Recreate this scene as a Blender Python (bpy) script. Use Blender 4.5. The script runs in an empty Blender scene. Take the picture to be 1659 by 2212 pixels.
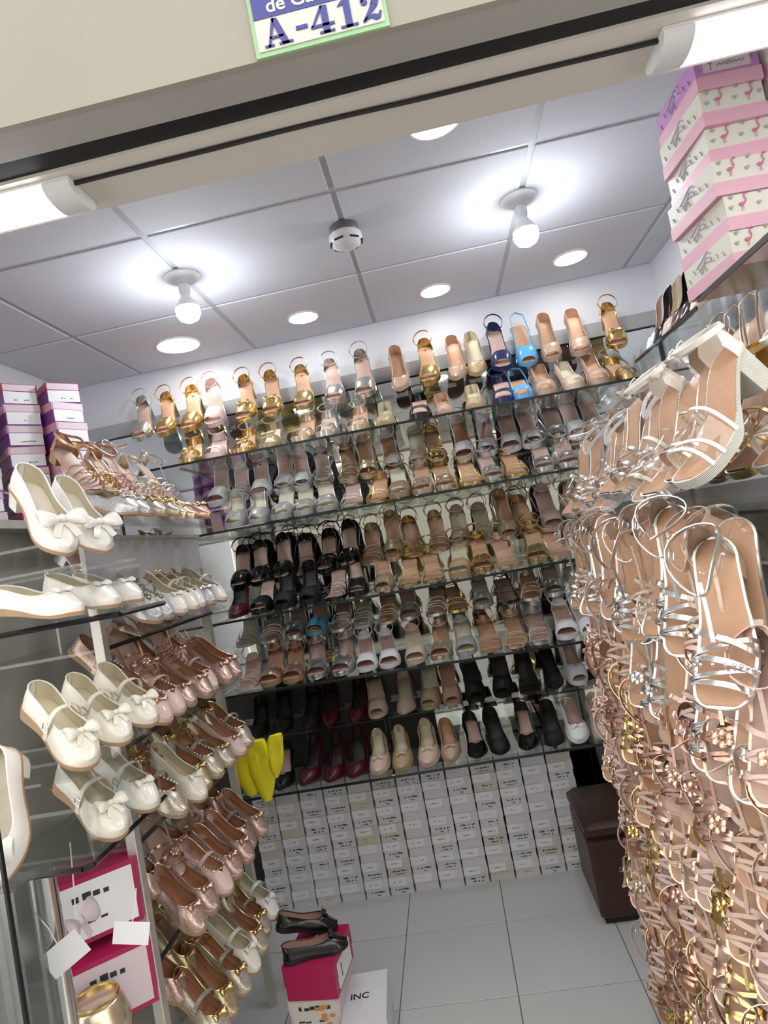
import bpy, bmesh, math, random
from mathutils import Vector, Matrix
rnd = random.Random(7)
PI = math.pi
R = math.radians
sc = bpy.context.scene
C = sc.collection

# ------------------------------------------------------------------ camera
FPX, YAW, PITCH, ROLL = 1367.84, -.0833, .0494, .1863
cam_d = bpy.data.cameras.new('camera'); cam = bpy.data.objects.new('camera', cam_d); C.objects.link(cam)
cam_d.sensor_fit = 'HORIZONTAL'; cam_d.sensor_width = 36; cam_d.lens = 36 * FPX / 1659; cam_d.clip_start = .01
fw = Vector((math.sin(YAW) * math.cos(PITCH), math.cos(YAW) * math.cos(PITCH), math.sin(PITCH)))
rt = Vector((math.cos(YAW), -math.sin(YAW), 0)); dn = -rt.cross(fw)
r2 = math.cos(ROLL) * rt + math.sin(ROLL) * dn; d2 = -math.sin(ROLL) * rt + math.cos(ROLL) * dn
m = Matrix((r2, -d2, -fw)).transposed().to_4x4(); m.translation = (0, 0, 1.56)
cam.matrix_world = m
sc.camera = cam
# ------------------------------------------------------------------ world and exposure
w = bpy.data.worlds.new('world'); sc.world = w; w.use_nodes = True
w.node_tree.nodes['Background'].inputs[0].default_value = (1, .97, .93, 1)
w.node_tree.nodes['Background'].inputs[1].default_value = .88
sc.view_settings.view_transform = 'Standard'; sc.view_settings.look = 'None'
sc.view_settings.exposure = 1.42; sc.view_settings.gamma = 1; sc.view_settings.use_curve_mapping = False
sc.cycles.use_denoising = True
sc.cycles.max_bounces = 6; sc.cycles.transparent_max_bounces = 12; sc.cycles.adaptive_threshold = .03
sc.cycles.caustics_reflective = False; sc.cycles.caustics_refractive = False
BULB, TUBE, DOWN = 68, 2.6, 12.5          # lamp strengths

# ------------------------------------------------------------------ materials
MATS = {}
def mat(name, col, rough=.5, metal=0, kind='plain', coat=0, emit=0, spec=.5, scale=60, amt=.12):
    if name in MATS: return MATS[name]
    M = bpy.data.materials.new(name); M.use_nodes = True; MATS[name] = M
    nt = M.node_tree; N = nt.nodes; L = nt.links; b = N['Principled BSDF']
    c = (*col, 1)
    b.inputs['Base Color'].default_value = c; b.inputs['Roughness'].default_value = rough
    b.inputs['Metallic'].default_value = metal; b.inputs['Coat Weight'].default_value = coat
    b.inputs['Coat Roughness'].default_value = .05
    b.inputs['Specular IOR Level'].default_value = spec
    if emit:
        b.inputs['Emission Color'].default_value = c; b.inputs['Emission Strength'].default_value = emit
        return M
    tc = N.new('ShaderNodeTexCoord')
    if kind == 'glass':
        o = N['Material Output']; t = N.new('ShaderNodeBsdfTransparent'); t.inputs[0].default_value = c
        g = N.new('ShaderNodeBsdfGlossy'); g.inputs['Roughness'].default_value = rough; g.inputs[0].default_value = (1, 1, 1, 1)
        fr = N.new('ShaderNodeLayerWeight'); fr.inputs[0].default_value = .15
        mr = N.new('ShaderNodeMapRange'); mr.inputs[3].default_value = amt; mr.inputs[4].default_value = .55
        L.new(fr.outputs['Facing'], mr.inputs[0])
        mx = N.new('ShaderNodeMixShader'); L.new(mr.outputs[0], mx.inputs[0]); L.new(t.outputs[0], mx.inputs[1]); L.new(g.outputs[0], mx.inputs[2])
        L.new(mx.outputs[0], o.inputs[0]); return M
    if kind == 'glitter':
        v = N.new('ShaderNodeTexVoronoi'); v.inputs['Scale'].default_value = 420
        L.new(tc.outputs['Object'], v.inputs['Vector'])
        bw = N.new('ShaderNodeBump'); bw.inputs['Strength'].default_value = .9; bw.inputs['Distance'].default_value = .002
        L.new(v.outputs['Color'], bw.inputs['Height']); L.new(bw.outputs[0], b.inputs['Normal'])
        hs = N.new('ShaderNodeMixRGB'); hs.blend_type = 'MULTIPLY'; hs.inputs[0].default_value = .55; hs.inputs[1].default_value = c
        bw2 = N.new('ShaderNodeRGBToBW'); L.new(v.outputs['Color'], bw2.inputs[0]); L.new(bw2.outputs[0], hs.inputs[2])
        L.new(hs.outputs[0], b.inputs['Base Color'])
        return M
    n = N.new('ShaderNodeTexNoise'); n.inputs['Scale'].default_value = scale; n.inputs['Detail'].default_value = 4
    L.new(tc.outputs['Object'], n.inputs['Vector'])
    mx = N.new('ShaderNodeMixRGB'); mx.blend_type = 'MIX'
    mx.inputs[1].default_value = tuple(x * (1 - amt) for x in col) + (1,); mx.inputs[2].default_value = tuple(min(1, x * (1 + amt * .6)) for x in col) + (1,)
    L.new(n.outputs[0], mx.inputs[0]); L.new(mx.outputs[0], b.inputs['Base Color'])
    if kind in ('cloth', 'bump', 'ceil'):
        bw = N.new('ShaderNodeBump'); bw.inputs['Strength'].default_value = .35 if kind != 'ceil' else .25
        bw.inputs['Distance'].default_value = .001
        n2 = N.new('ShaderNodeTexNoise'); n2.inputs['Scale'].default_value = 700 if kind == 'cloth' else 120
        L.new(tc.outputs['Object'], n2.inputs['Vector']); L.new(n2.outputs[0], bw.inputs['Height']); L.new(bw.outputs[0], b.inputs['Normal'])
    if kind == 'ribbed':
        wv = N.new('ShaderNodeTexWave'); wv.bands_direction = 'Z'; wv.inputs['Scale'].default_value = 120
        L.new(tc.outputs['Object'], wv.inputs['Vector'])
        bw = N.new('ShaderNodeBump'); bw.inputs['Strength'].default_value = .8; bw.inputs['Distance'].default_value = .002
        L.new(wv.outputs[0], bw.inputs['Height']); L.new(bw.outputs[0], b.inputs['Normal'])
    return M

# setting
mat('paint_cream', (.37, .345, .29), .55, scale=3, amt=.08)
mat('paint_soffit', (.74, .70, .64), .6, scale=4, amt=.08)
mat('soffit_grey', (.42, .40, .37), .6, scale=4, amt=.1)
mat('slot_black', (.006, .006, .007), .6)
mat('ceiling_tile', (.66, .66, .70), .8, kind='ceil', scale=5, amt=.05)
mat('ceiling_bar', (.46, .46, .49), .5, scale=8)
mat('wall_white', (.74, .74, .78), .6, scale=3, amt=.05)
mat('grey_band', (.40, .40, .40), .5, scale=5)
mat('floor_tile', (.60, .60, .58), .22, scale=2, amt=.05)
mat('grout', (.20, .20, .20), .8, scale=30)
mat('mirror', (.66, .69, .68), .03, 1, scale=2, amt=.02)
mat('glass', (.955, .985, .975), .03, kind='glass', amt=.05)
mat('acrylic', (.98, .99, .99), .05, kind='glass', amt=.04)
mat('acrylic_cloudy', (.62, .63, .62), .25, kind='glass', amt=.18)
mat('glass_edge', (.012, .022, .020), .15)
mat('black_edge', (.010, .010, .010), .3)
mat('chrome', (.80, .80, .78), .15, 1)
mat('aluminium', (.62, .60, .55), .35, .6)
mat('white_plastic', (.80, .80, .80), .4)
mat('grey_plastic', (.13, .13, .14), .4)
mat('panel_cream', (.62, .59, .52), .5, scale=6, amt=.06)
mat('panel_grey', (.42, .42, .42), .45, scale=6, amt=.06)
mat('dark_panel', (.035, .033, .032), .5)
mat('bulb_light', (.86, .92, 1), emit=BULB)
mat('tube_light', (.95, .95, 1), emit=TUBE)
mat('down_light', (1, .98, .94), emit=DOWN)
mat('brown_leather', (.045, .018, .011), .42, kind='bump', scale=12, amt=.25)
mat('yellow_cloth', (.85, .76, .015), .6, kind='cloth', scale=15, amt=.12)
# cardboard and print
mat('box_white', (.72, .72, .75), .6, scale=6, amt=.06)
mat('box_cream', (.66, .64, .58), .6, scale=6, amt=.06)
mat('box_label', (.86, .86, .88), .5, scale=9, amt=.04)
mat('ink', (.025, .025, .03), .6)
mat('ink_grey', (.22, .22, .24), .6)
mat('ink_yellow', (.60, .55, .10), .6)
mat('box_pink', (.76, .42, .52), .5, scale=8, amt=.06)
mat('box_palepink', (.72, .60, .64), .5, scale=8, amt=.06)
mat('box_purple', (.26, .06, .33), .4, scale=8, amt=.1)
mat('box_orchid', (.55, .25, .58), .4, scale=8, amt=.1)
mat('box_magenta', (.42, .010, .085), .35, scale=8, amt=.1)
mat('box_pattern', (.72, .71, .62), .5, scale=8, amt=.05)
mat('flamingo', (.62, .16, .33), .5)
mat('leaf_grey', (.42, .46, .42), .5)
mat('leaf_green', (.22, .35, .20), .5)
mat('petal_orange', (.65, .26, .10), .5)
mat('lilac', (.60, .54, .68), .5)
mat('sign_blue', (.055, .06, .30), .4, scale=5)
mat('sign_white', (.70, .71, .64), .4, scale=6, amt=.06)
mat('sign_green', (.36, .60, .34), .4, scale=15, amt=.2)
# shoe stuff
mat('gold', (.80, .58, .24), .22, .95); mat('olive_gold', (.62, .52, .26), .25, .9)
mat('champagne', (.80, .67, .50), .26, .8); mat('silver', (.78, .77, .75), .22, .9)
mat('rose_gold', (.78, .50, .38), .25, .85); mat('nude', (.52, .36, .26), .32, coat=.3)
mat('pale_nude', (.66, .50, .40), .32, coat=.3); mat('tan', (.46, .34, .18), .35, coat=.2)
mat('white', (.84, .82, .76), .3, coat=.5); mat('ivory', (.82, .79, .68), .28, coat=.6)
mat('bright_white', (.82, .82, .84), .4); mat('black', (.008, .008, .009), .2, coat=.45)
mat('matte_black', (.012, .011, .011), .5); mat('navy', (.016, .022, .10), .3, coat=.4)
mat('light_blue', (.12, .42, .72), .3, coat=.5); mat('burgundy', (.075, .005, .012), .3, coat=.3)
mat('pale_pink', (.74, .55, .50), .35, coat=.2)
mat('rose_glitter', (.80, .56, .48), .28, 0.55, 'glitter'); mat('gold_glitter', (.76, .62, .36), .28, 0.6, 'glitter')
mat('cream_glitter', (.78, .70, .56), .28, 0.5, 'glitter'); mat('white_glitter', (.82, .83, .84), .28, 0.4, 'glitter')
mat('silver_glitter', (.84, .84, .83), .3, .5, 'glitter')
mat('insole_nude', (.58, .34, .21), .5); mat('insole_pink', (.56, .38, .31), .5); mat('insole_cream', (.68, .62, .46), .5)
mat('insole_brown', (.34, .15, .08), .5); mat('insole_white', (.74, .70, .60), .5); mat('insole_black', (.02, .018, .017), .5)
mat('sole_tan', (.42, .27, .16), .6); mat('sole_black', (.015, .014, .013), .5); mat('sole_rib', (.74, .73, .66), .45, kind='ribbed')
mat('clear_vinyl', (.97, .95, .92), .08, kind='glass', amt=.10); mat('clear_block', (.70, .66, .60), .1, kind='glass', amt=.15)
mat('pearl', (.80, .78, .74), .2, coat=.8); mat('red_sticker', (.70, .05, .03), .5)

# ------------------------------------------------------------------ mesh builder
class MB:
    def __init__(s): s.v = []; s.f = []
    def add(s, vs, fs):
        o = len(s.v); s.v += [tuple(x) for x in vs]; s.f += [tuple(i + o for i in f) for f in fs]; return s
    def box(s, x0, x1, y0, y1, z0, z1, bev=0):
        if bev <= 0:
            vs = [(x, y, z) for z in (z0, z1) for y in (y0, y1) for x in (x0, x1)]
            return s.add(vs, [(0, 2, 3, 1), (4, 5, 7, 6), (0, 1, 5, 4), (2, 6, 7, 3), (0, 4, 6, 2), (1, 3, 7, 5)])
        rings = []
        for z, k in ((z0, bev), (z0 + bev, 0), (z1 - bev, 0), (z1, bev)):
            a, b, c, d = x0 + k, x1 - k, y0 + k, y1 - k; e = bev
            rings.append([(a + e, c, z), (b - e, c, z), (b, c + e, z), (b, d - e, z), (b - e, d, z), (a + e, d, z), (a, d - e, z), (a, c + e, z)])
        return s.loft(rings)
    def loft(s, rings, caps=True, closed=True):
        n = len(rings[0]); o = len(s.v)
        for r in rings: s.v += [tuple(p) for p in r]
        for i in range(len(rings) - 1):
            for j in range(n if closed else n - 1):
                k = (j + 1) % n
                s.f.append((o + i * n + j, o + i * n + k, o + (i + 1) * n + k, o + (i + 1) * n + j))
        if caps and closed:
            s.f.append(tuple(o + j for j in reversed(range(n)))); s.f.append(tuple(o + (len(rings) - 1) * n + j for j in range(n)))
        return s
    def tube(s, path, r, n=6, closed=False):
        P = [Vector(p) for p in path]; rings = []; m = len(P); ref = None
        for i, p in enumerate(P):
            t = (P[(i + 1) % m] - P[i - 1]) if closed else (P[min(i + 1, m - 1)] - P[max(i - 1, 0)])
            t.normalize()
            if ref is None: ref = Vector((0, 0, 1)) if abs(t.z) < .9 else Vector((1, 0, 0))
            a = (ref - t * ref.dot(t)).normalized(); ref = a; b = t.cross(a)
            rr = r(i / (m - 1)) if callable(r) else r
            rings.append([p + rr * (math.cos(2 * PI * k / n) * a + math.sin(2 * PI * k / n) * b) for k in range(n)])
        if closed: rings.append(rings[0])
        return s.loft(rings, caps=not closed)
    def ribbon(s, path, side, wid, th, closed=False):
        P = [Vector(p) for p in path]; m = len(P); rings = []
        for i, p in enumerate(P):
            t = (P[(i + 1) % m] - P[i - 1]) if closed else (P[min(i + 1, m - 1)] - P[max(i - 1, 0)])
            t.normalize(); S = Vector(side(i / (m - 1)) if callable(side) else side); S = (S - t * S.dot(t)).normalized(); Nn = t.cross(S)
            rings.append([p + S * wid / 2 + Nn * th / 2, p - S * wid / 2 + Nn * th / 2, p - S * wid / 2 - Nn * th / 2, p + S * wid / 2 - Nn * th / 2])
        if closed: rings.append(rings[0])
        return s.loft(rings, caps=not closed)
    def ball(s, c, rx, ry=None, rz=None, nu=8, nv=6):
        ry = ry or rx; rz = rz or rx; rings = []
        for j in range(nv + 1):
            a = PI * j / nv - PI / 2; k = max(.02, math.cos(a))
            rings.append([(c[0] + rx * k * math.cos(2 * PI * i / nu), c[1] + ry * k * math.sin(2 * PI * i / nu), c[2] + rz * math.sin(a)) for i in range(nu)])
        return s.loft(rings)
    def lathe(s, prof, n=24, c=(0, 0, 0)):
        return s.loft([[(c[0] + r * math.cos(2 * PI * i / n), c[1] + r * math.sin(2 * PI * i / n), c[2] + z) for i in range(n)] for r, z in prof])
    def mesh(s, name, smooth=False, merge=False, ang=40):
        me = bpy.data.meshes.new(name); me.from_pydata(s.v, [], s.f)
        bm = bmesh.new(); bm.from_mesh(me)
        if merge: bmesh.ops.remove_doubles(bm, verts=bm.verts, dist=1e-5)
        bmesh.ops.recalc_face_normals(bm, faces=bm.faces); bm.to_mesh(me); bm.free()
        if smooth:
            me.polygons.foreach_set('use_smooth', [True] * len(me.polygons)); me.set_sharp_from_angle(angle=R(ang))
        me.materials.append(None); me.update(); return me

STUFF = {'print', 'handwriting', 'leaf_print', 'script_print', 'flower_print', 'pearl_trim'}
def link(o, parent=None):
    C.objects.link(o)
    if parent: o.parent = parent
    return o
def obj(name, me, matname, parent=None, loc=None, rot=None, smooth=False):
    if isinstance(me, MB): me = me.mesh(name, smooth)
    o = bpy.data.objects.new(name, me); link(o, parent)
    o.material_slots[0].link = 'OBJECT'; o.material_slots[0].material = MATS[matname]
    if name in STUFF: o['kind'] = 'stuff'
    if loc: o.location = loc
    if rot: o.rotation_euler = rot
    return o
def tag(o, label, cat, group=None):
    o['label'] = label; o['category'] = cat
    if group: o['group'] = group
    return o
def thing(name, label, cat, loc=(0, 0, 0), rot=(0, 0, 0), group=None, s=1):
    e = bpy.data.objects.new(name, None); C.objects.link(e); e.empty_display_size = .05
    e.location = loc; e.rotation_euler = rot; e.scale = (s, s, s)
    return tag(e, label, cat, group)
def struct(name, me, matname, parent=None, smooth=False):
    o = obj(name, me, matname, parent, smooth=smooth)
    if not parent: o['kind'] = 'structure'
    return o
ORD = 'zeroth first second third fourth fifth sixth seventh eighth ninth tenth eleventh twelfth thirteenth fourteenth fifteenth sixteenth seventeenth eighteenth nineteenth twentieth'.split()
ORD += ['twenty-' + x for x in ORD[1:10]]

# ------------------------------------------------------------------ the room
CE = 2.669; XL, XR, YB, YF = -1.79, 1.25, 3.17, .90; HZ = 2.30
A = .4034
fl = struct('floor', MB().box(-3, 3, -3.2, YB + .1, -.06, -.004), 'grout')
tile_me = MB().box(-A / 2 + .0018, A / 2 - .0018, -A / 2 + .0018, A / 2 - .0018, -.012, 0, .001).mesh('tile')
for i in range(-4, 5):
    for j in range(-2, 6):
        x = -.444 + (i + .5) * A; y = 2.598 - (j - .5) * A
        if y + A / 2 < .7 or x - A / 2 < XL - .2 or x + A / 2 > XR + .4 or y - A / 2 > YB + .05: continue
        obj('tile', tile_me, 'floor_tile', fl, (x, y, 0))
ce = struct('ceiling', MB().box(XL - .1, XR + .1, 1.15, YB + .1, CE + .004, CE + .08), 'ceiling_bar')
T = .625
ct_me = MB().box(-T / 2 + .010, T / 2 - .010, -T / 2 + .010, T / 2 - .010, 0, .02, .002).mesh('tile')
for i in range(-1, 5):
    for j in range(0, 4):
        x = -1.383 + (i + .5) * T; y = 3.17 - (j + .5) * T
        x0, x1 = max(x - T / 2 + .01, XL), min(x + T / 2 - .01, XR); y0, y1 = max(y - T / 2 + .01, 1.16), y + T / 2 - .01
        if x1 - x0 < .02 or y1 - y0 < .02: continue
        if x1 - x0 > T - .021 and y1 - y0 > T - .021: obj('tile', ct_me, 'ceiling_tile', ce, (x, y, CE))
        else: obj('tile', MB().box(x0, x1, y0, y1, 0, .02, .002), 'ceiling_tile', ce, (0, 0, CE))
struct('wall_back', MB().box(XL - .1, XR + .1, YB, YB + .1, 0, CE + .05), 'wall_white')
struct('wall_left', MB().box(XL - .1, XL, YF + .1, YB, 0, CE + .05), 'wall_white')
struct('wall_right', MB().box(XR, XR + .1, YF + .1, YB, 0, CE + .05), 'wall_white')
# header over the shop front: painted board, black-filled shutter slot, inner lintel
struct('wall_front', MB().box(-3, 3, YF, YF + .012, HZ, 3.4), 'paint_cream')
struct('trim_1', MB().box(-3, 3, YF + .012, YF + .075, HZ + .001, HZ + .4), 'soffit_grey')
struct('trim_2', MB().box(-3, 3, YF + .075, YF + .16, HZ + .006, HZ + .3), 'slot_black')  # solid black block paints in the shade of the open shutter slot
struct('trim_3', MB().loft([[(-3, y0, HZ), (-3, 1.157, HZ), (-3, 1.157, CE + .05), (-3, y0, CE + .05)] if k == 0 else [(3, y1, HZ), (3, 1.157, HZ), (3, 1.157, CE + .05), (3, y1, CE + .05)] for k, y0, y1 in ((0, 1.045, .993), (1, 1.045, .993))]), 'paint_soffit')
cab = MB(); pth = []
for k in range(41):
    x = -.62 + 1.75 * k / 40
    pth.append((x, 1.058 + .0012 * math.sin(x * 9) + .012 * max(0, x), HZ - .004 - .0006 * math.sin(x * 17)))
cab.tube(pth, .0045, 6)
tag(obj('cable', cab, 'black_edge', smooth=True), 'thin black cable running along the cream lintel above the entrance', 'cable')
# corridor side behind the camera, seen only in mirrors
struct('wall_opposite', MB().box(-3.2, 3.2, -3.3, -3.2, 0, 3.2), 'paint_cream')

# sign
sg = thing('shop_sign', 'white and blue shop number sign reading A-412 on the cream header', 'sign', (-.035, YF, 2.3005))
obj('backing', MB().box(-.101, .101, -.004, 0, 0, .30), 'sign_green', sg)
obj('plate', MB().box(-.095, .095, -.0055, -.003, .0075, .30), 'sign_white', sg)
obj('blue_band', MB().box(-.095, .052, -.0065, -.005, .0565, .30), 'sign_blue', sg)
def text_mesh(s, size):
    cu = bpy.data.curves.new('t', 'FONT'); cu.body = s; cu.size = size; cu.extrude = .0004; cu.offset = size * .015
    o = bpy.data.objects.new('t', cu); C.objects.link(o); dg = bpy.context.evaluated_depsgraph_get()
    me = bpy.data.meshes.new_from_object(o.evaluated_get(dg)); bpy.data.objects.remove(o); me.materials.clear(); me.materials.append(None); return me
o = obj('lettering', text_mesh('de Gamarra', .030), 'sign_white', sg, (-.074, -.0068, .0635), (PI / 2, 0, 0))
gl = MB()
def poly(mb, pts, ox, s, th=.0006):
    a = [(ox + x * s, -th, z * s) for x, z in pts]; b = [(ox + x * s, th, z * s) for x, z in pts]; mb.loft([a, b])
def rect(mb, x0, z0, x1, z1, ox, s): poly(mb, [(x0, z0), (x1, z0), (x1, z1), (x0, z1)], ox, s)
S_ = .042; ox = -.084
poly(gl, [(.10, 0), (.19, 0), (.46, 1), (.36, 1)], ox, S_); poly(gl, [(.34, 1), (.54, 1), (.88, 0), (.62, 0)], ox, S_)
rect(gl, .2, .27, .7, .36, ox, S_); rect(gl, -.02, 0, .32, .08, ox, S_); rect(gl, .5, 0, 1.0, .08, ox, S_)
ox += .049; rect(gl, 0, .36, .42, .50, ox, S_); ox += .022
rect(gl, .42, 0, .66, 1, ox, S_); poly(gl, [(0, .26), (.1, .30), (.52, 1), (.42, 1)], ox, S_); rect(gl, 0, .25, .85, .35, ox, S_); rect(gl, .28, 0, .82, .08, ox, S_)
ox += .041; rect(gl, .25, 0, .49, 1, ox, S_); rect(gl, .06, 0, .68, .08, ox, S_); poly(gl, [(.04, .80), (.25, .86), (.25, 1), (.18, .97)], ox, S_)
ox += .034
p2 = [(.10, .74), (.12, .88), (.24, .97), (.40, .97), (.54, .88), (.57, .74), (.50, .56), (.34, .36), (.17, .16), (.08, .04)]
w2 = [.05, .06, .05, .06, .11, .13, .12, .07, .05, .05]
for i in range(9):
    (x0, z0), (x1, z1) = p2[i], p2[i + 1]; dx, dz = x1 - x0, z1 - z0; l = math.hypot(dx, dz); nx, nz = -dz / l, dx / l
    poly(gl, [(x0 + nx * w2[i], z0 + nz * w2[i]), (x1 + nx * w2[i + 1], z1 + nz * w2[i + 1]), (x1 - nx * w2[i + 1], z1 - nz * w2[i + 1]), (x0 - nx * w2[i], z0 - nz * w2[i])], ox, S_)
poly(gl, [(.04, 0), (.12, .04), (.34, .13), (.5, .0), (.66, .05), (.74, .30), (.66, .30), (.6, .18), (.45, .24), (.16, .16)], ox, S_)
poly(gl, [(.18 + .12 * math.cos(a * PI / 5), .72 + .11 * math.sin(a * PI / 5)) for a in range(10)], ox, S_)
obj('number', gl, 'sign_blue', sg, (0, -.0066, .0110))

# ------------------------------------------------------------------ lamps and ceiling fittings
for x, y, lab in ((-.761, 2.234, 'round white light bulb in a ceiling rose, left of the smoke detector'), (.487, 2.229, 'round white light bulb in a ceiling rose, right of the smoke detector')):
    t = thing('ceiling_bulb', lab, 'light bulb', (x, y, CE), group='bare bulbs on the ceiling')
    obj('ceiling_rose', MB().lathe([(.02, 0), (.066, 0), (.066, -.006), (.055, -.014), (.03, -.024), (.026, -.03)]), 'white_plastic', t, smooth=True)
    obj('socket', MB().lathe([(.020, -.028), (.021, -.05), (.019, -.066), (.016, -.072)]), 'white_plastic', t, smooth=True)
    obj('neck', MB().lathe([(.015, -.070), (.018, -.080), (.028, -.094), (.038, -.110), (.0435, -.122)]), 'white_plastic', t, smooth=True)  # neck enlarged over the globe's upper half to cut light on the ceiling
    obj('bulb', MB().lathe([(.0425, -.121), (.044, -.130), (.043, -.148), (.034, -.164), (.018, -.173), (.004, -.175)], 20), 'bulb_light', t, smooth=True)
for k, (x, y, r, lab) in enumerate(((-1.057, 2.88, .098, 'largest round recessed downlight, leftmost near the back wall'), (-.443, 2.879, .068, 'round recessed downlight, second from the left near the back wall'), (.182, 2.907, .068, 'round recessed downlight, third from the left near the back wall'), (.799, 2.872, .072, 'round recessed downlight, rightmost near the back wall'), (.188, 1.700, .068, 'round recessed downlight half hidden behind the cream lintel'))):
    t = thing('downlight', lab, 'downlight', (x, y, CE), group='recessed downlights')
    obj('trim_ring', MB().lathe([(r + .009, 0), (r + .009, -.003), (r, -.006), (r - .002, -.004), (r - .002, 0)], 28), 'white_plastic', t, smooth=True)
    obj('lens', MB().lathe([(r - .001, -.001), (r - .001, -.0035), (.004, -.0045)], 28), 'down_light', t)
t = thing('smoke_detector', 'white smoke detector with a grey base in the middle of the ceiling', 'smoke detector', (-.134, 2.148, CE))
obj('base', MB().lathe([(.05, 0), (.05, -.022), (.047, -.026)]), 'grey_plastic', t, smooth=True)
obj('body', MB().lathe([(.047, -.024), (.057, -.032), (.058, -.05), (.050, -.064), (.034, -.074), (.01, -.078)]), 'white_plastic', t, smooth=True)
for a in range(6):
    aa = 2 * PI * a / 6 - .9
    obj('slot', MB().box(-.017, .017, -.002, .002, -.003, .003), 'black_edge', t, (.0545 * math.cos(aa), .0545 * math.sin(aa), -.060), (R(-28), 0, aa + PI / 2))
for x0, x1, cx, lab in ((-1.45, -.575, -.52, 'glowing tube light batten at the left end of the lintel'), (.555, 1.25, .50, 'glowing tube light batten at the right end of the lintel, above pink boxes')):
    t = thing('tube_light', lab, 'tube light', ((x0 + x1) / 2, 1.082, HZ), group='tube lights under the lintel')
    hx = (x1 - x0) / 2; s = 1 if cx > x0 and cx > x1 else -1
    obj('housing', MB().box(-hx - .05, hx + .05, -.046, .046, -.008, 0, .002), 'white_plastic', t)
    prof = [(.046 * math.cos(a), -.008 - .022 * math.sin(a)) for a in [PI * k / 8 for k in range(9)]]
    obj('diffuser', MB().loft([[(x, y, z) for y, z in prof] for x in (-hx, hx)]), 'tube_light', t, smooth=True)
    prof2 = [(y * 1.03, z * 1.03) for y, z in prof]
    for q in (-1, 1): obj('end_cap', MB().loft([[(q * x, y, z) for y, z in prof2] for x in (hx, hx + .05)]), 'white_plastic', t, smooth=True)

# ------------------------------------------------------------------ back display: mirror, glass shelves, risers
mr = struct('wall_panel_mirror', MB().box(-1.62, 1.22, 3.150, 3.169, .02, 2.36), 'dark_panel')
for k in range(4):
    obj('mirror_panel', MB().box(-1.60 + k * .70, -.905 + k * .70, 3.142, 3.149, 1.03 if k < 2 else .05, 2.35), 'mirror', mr)  # left pair stops short; bare dark backing stands in for shade behind the shoes
struct('trim_4', MB().box(-1.70, 1.24, 3.12, 3.169, 2.355, 2.425), 'grey_band')
TILT = -.014
SH = {1: 2.062, 2: 1.735, 3: 1.352, 4: 1.018, 5: .586}
SN = {1: 'top', 2: 'second', 3: 'third', 4: 'fourth', 5: 'lowest'}
for k, z in SH.items():
    t = thing('glass_shelf', SN[k] + ' glass shelf of shoes on the back wall', 'shelf', (0, 0, z), (0, 0 if k in (3, 5) else .014, 0), group='glass shelves on the back wall')
    x0, x1 = (-1.45, 1.21) if k != 5 else (-1.20, .95)
    obj('glass_pane', MB().box(x0, x1, 2.715, 3.13, -.009, 0), 'glass', t)
    obj('front_edge', MB().box(x0, x1, 2.711, 2.7155, -.0095, .0005), 'glass_edge', t)
    for x in (-1.1, -.4, .3, 1.0):
        if x0 < x < x1: obj('bracket', MB().box(x - .006, x + .006, 2.76, 3.14, -.022, -.0095), 'chrome', t)
RZ = {1: .175, 2: .125, 3: .115, 4: .165, 5: .185}
def riser(name, label, x0, x1, y, z, h, group, tilt=0, back=.13):
    t = thing(name, label, 'display stand', ((x0 + x1) / 2, y, z), (0, tilt, 0), group=group); hx = (x1 - x0) / 2
    obj('step', MB().box(-hx, hx, -.03, .05, h - .004, h), 'acrylic', t)
    obj('rail', MB().box(-hx, hx, back, back + .005, h + .03, h + .06), 'acrylic', t)
    for x in (-hx, 0, hx): obj('upright', MB().box(x - .002, x + .002, -.03, back + .005, 0, h - .004), 'acrylic', t)
for k, z in SH.items():
    for a, (x0, x1, w_) in enumerate(((-1.16, -.42, 'left'), (-.40, .34, 'middle'), (.36, .94, 'right'))):
        riser('acrylic_riser', f'clear acrylic riser on the {w_} of the {SN[k]} back shelf', x0, x1, 2.96, z - (.0 if k in (3, 5) else .014 * (x0 + x1) / 2), RZ[k], 'acrylic risers on the back shelves', 0 if k in (3, 5) else .014)

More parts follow.
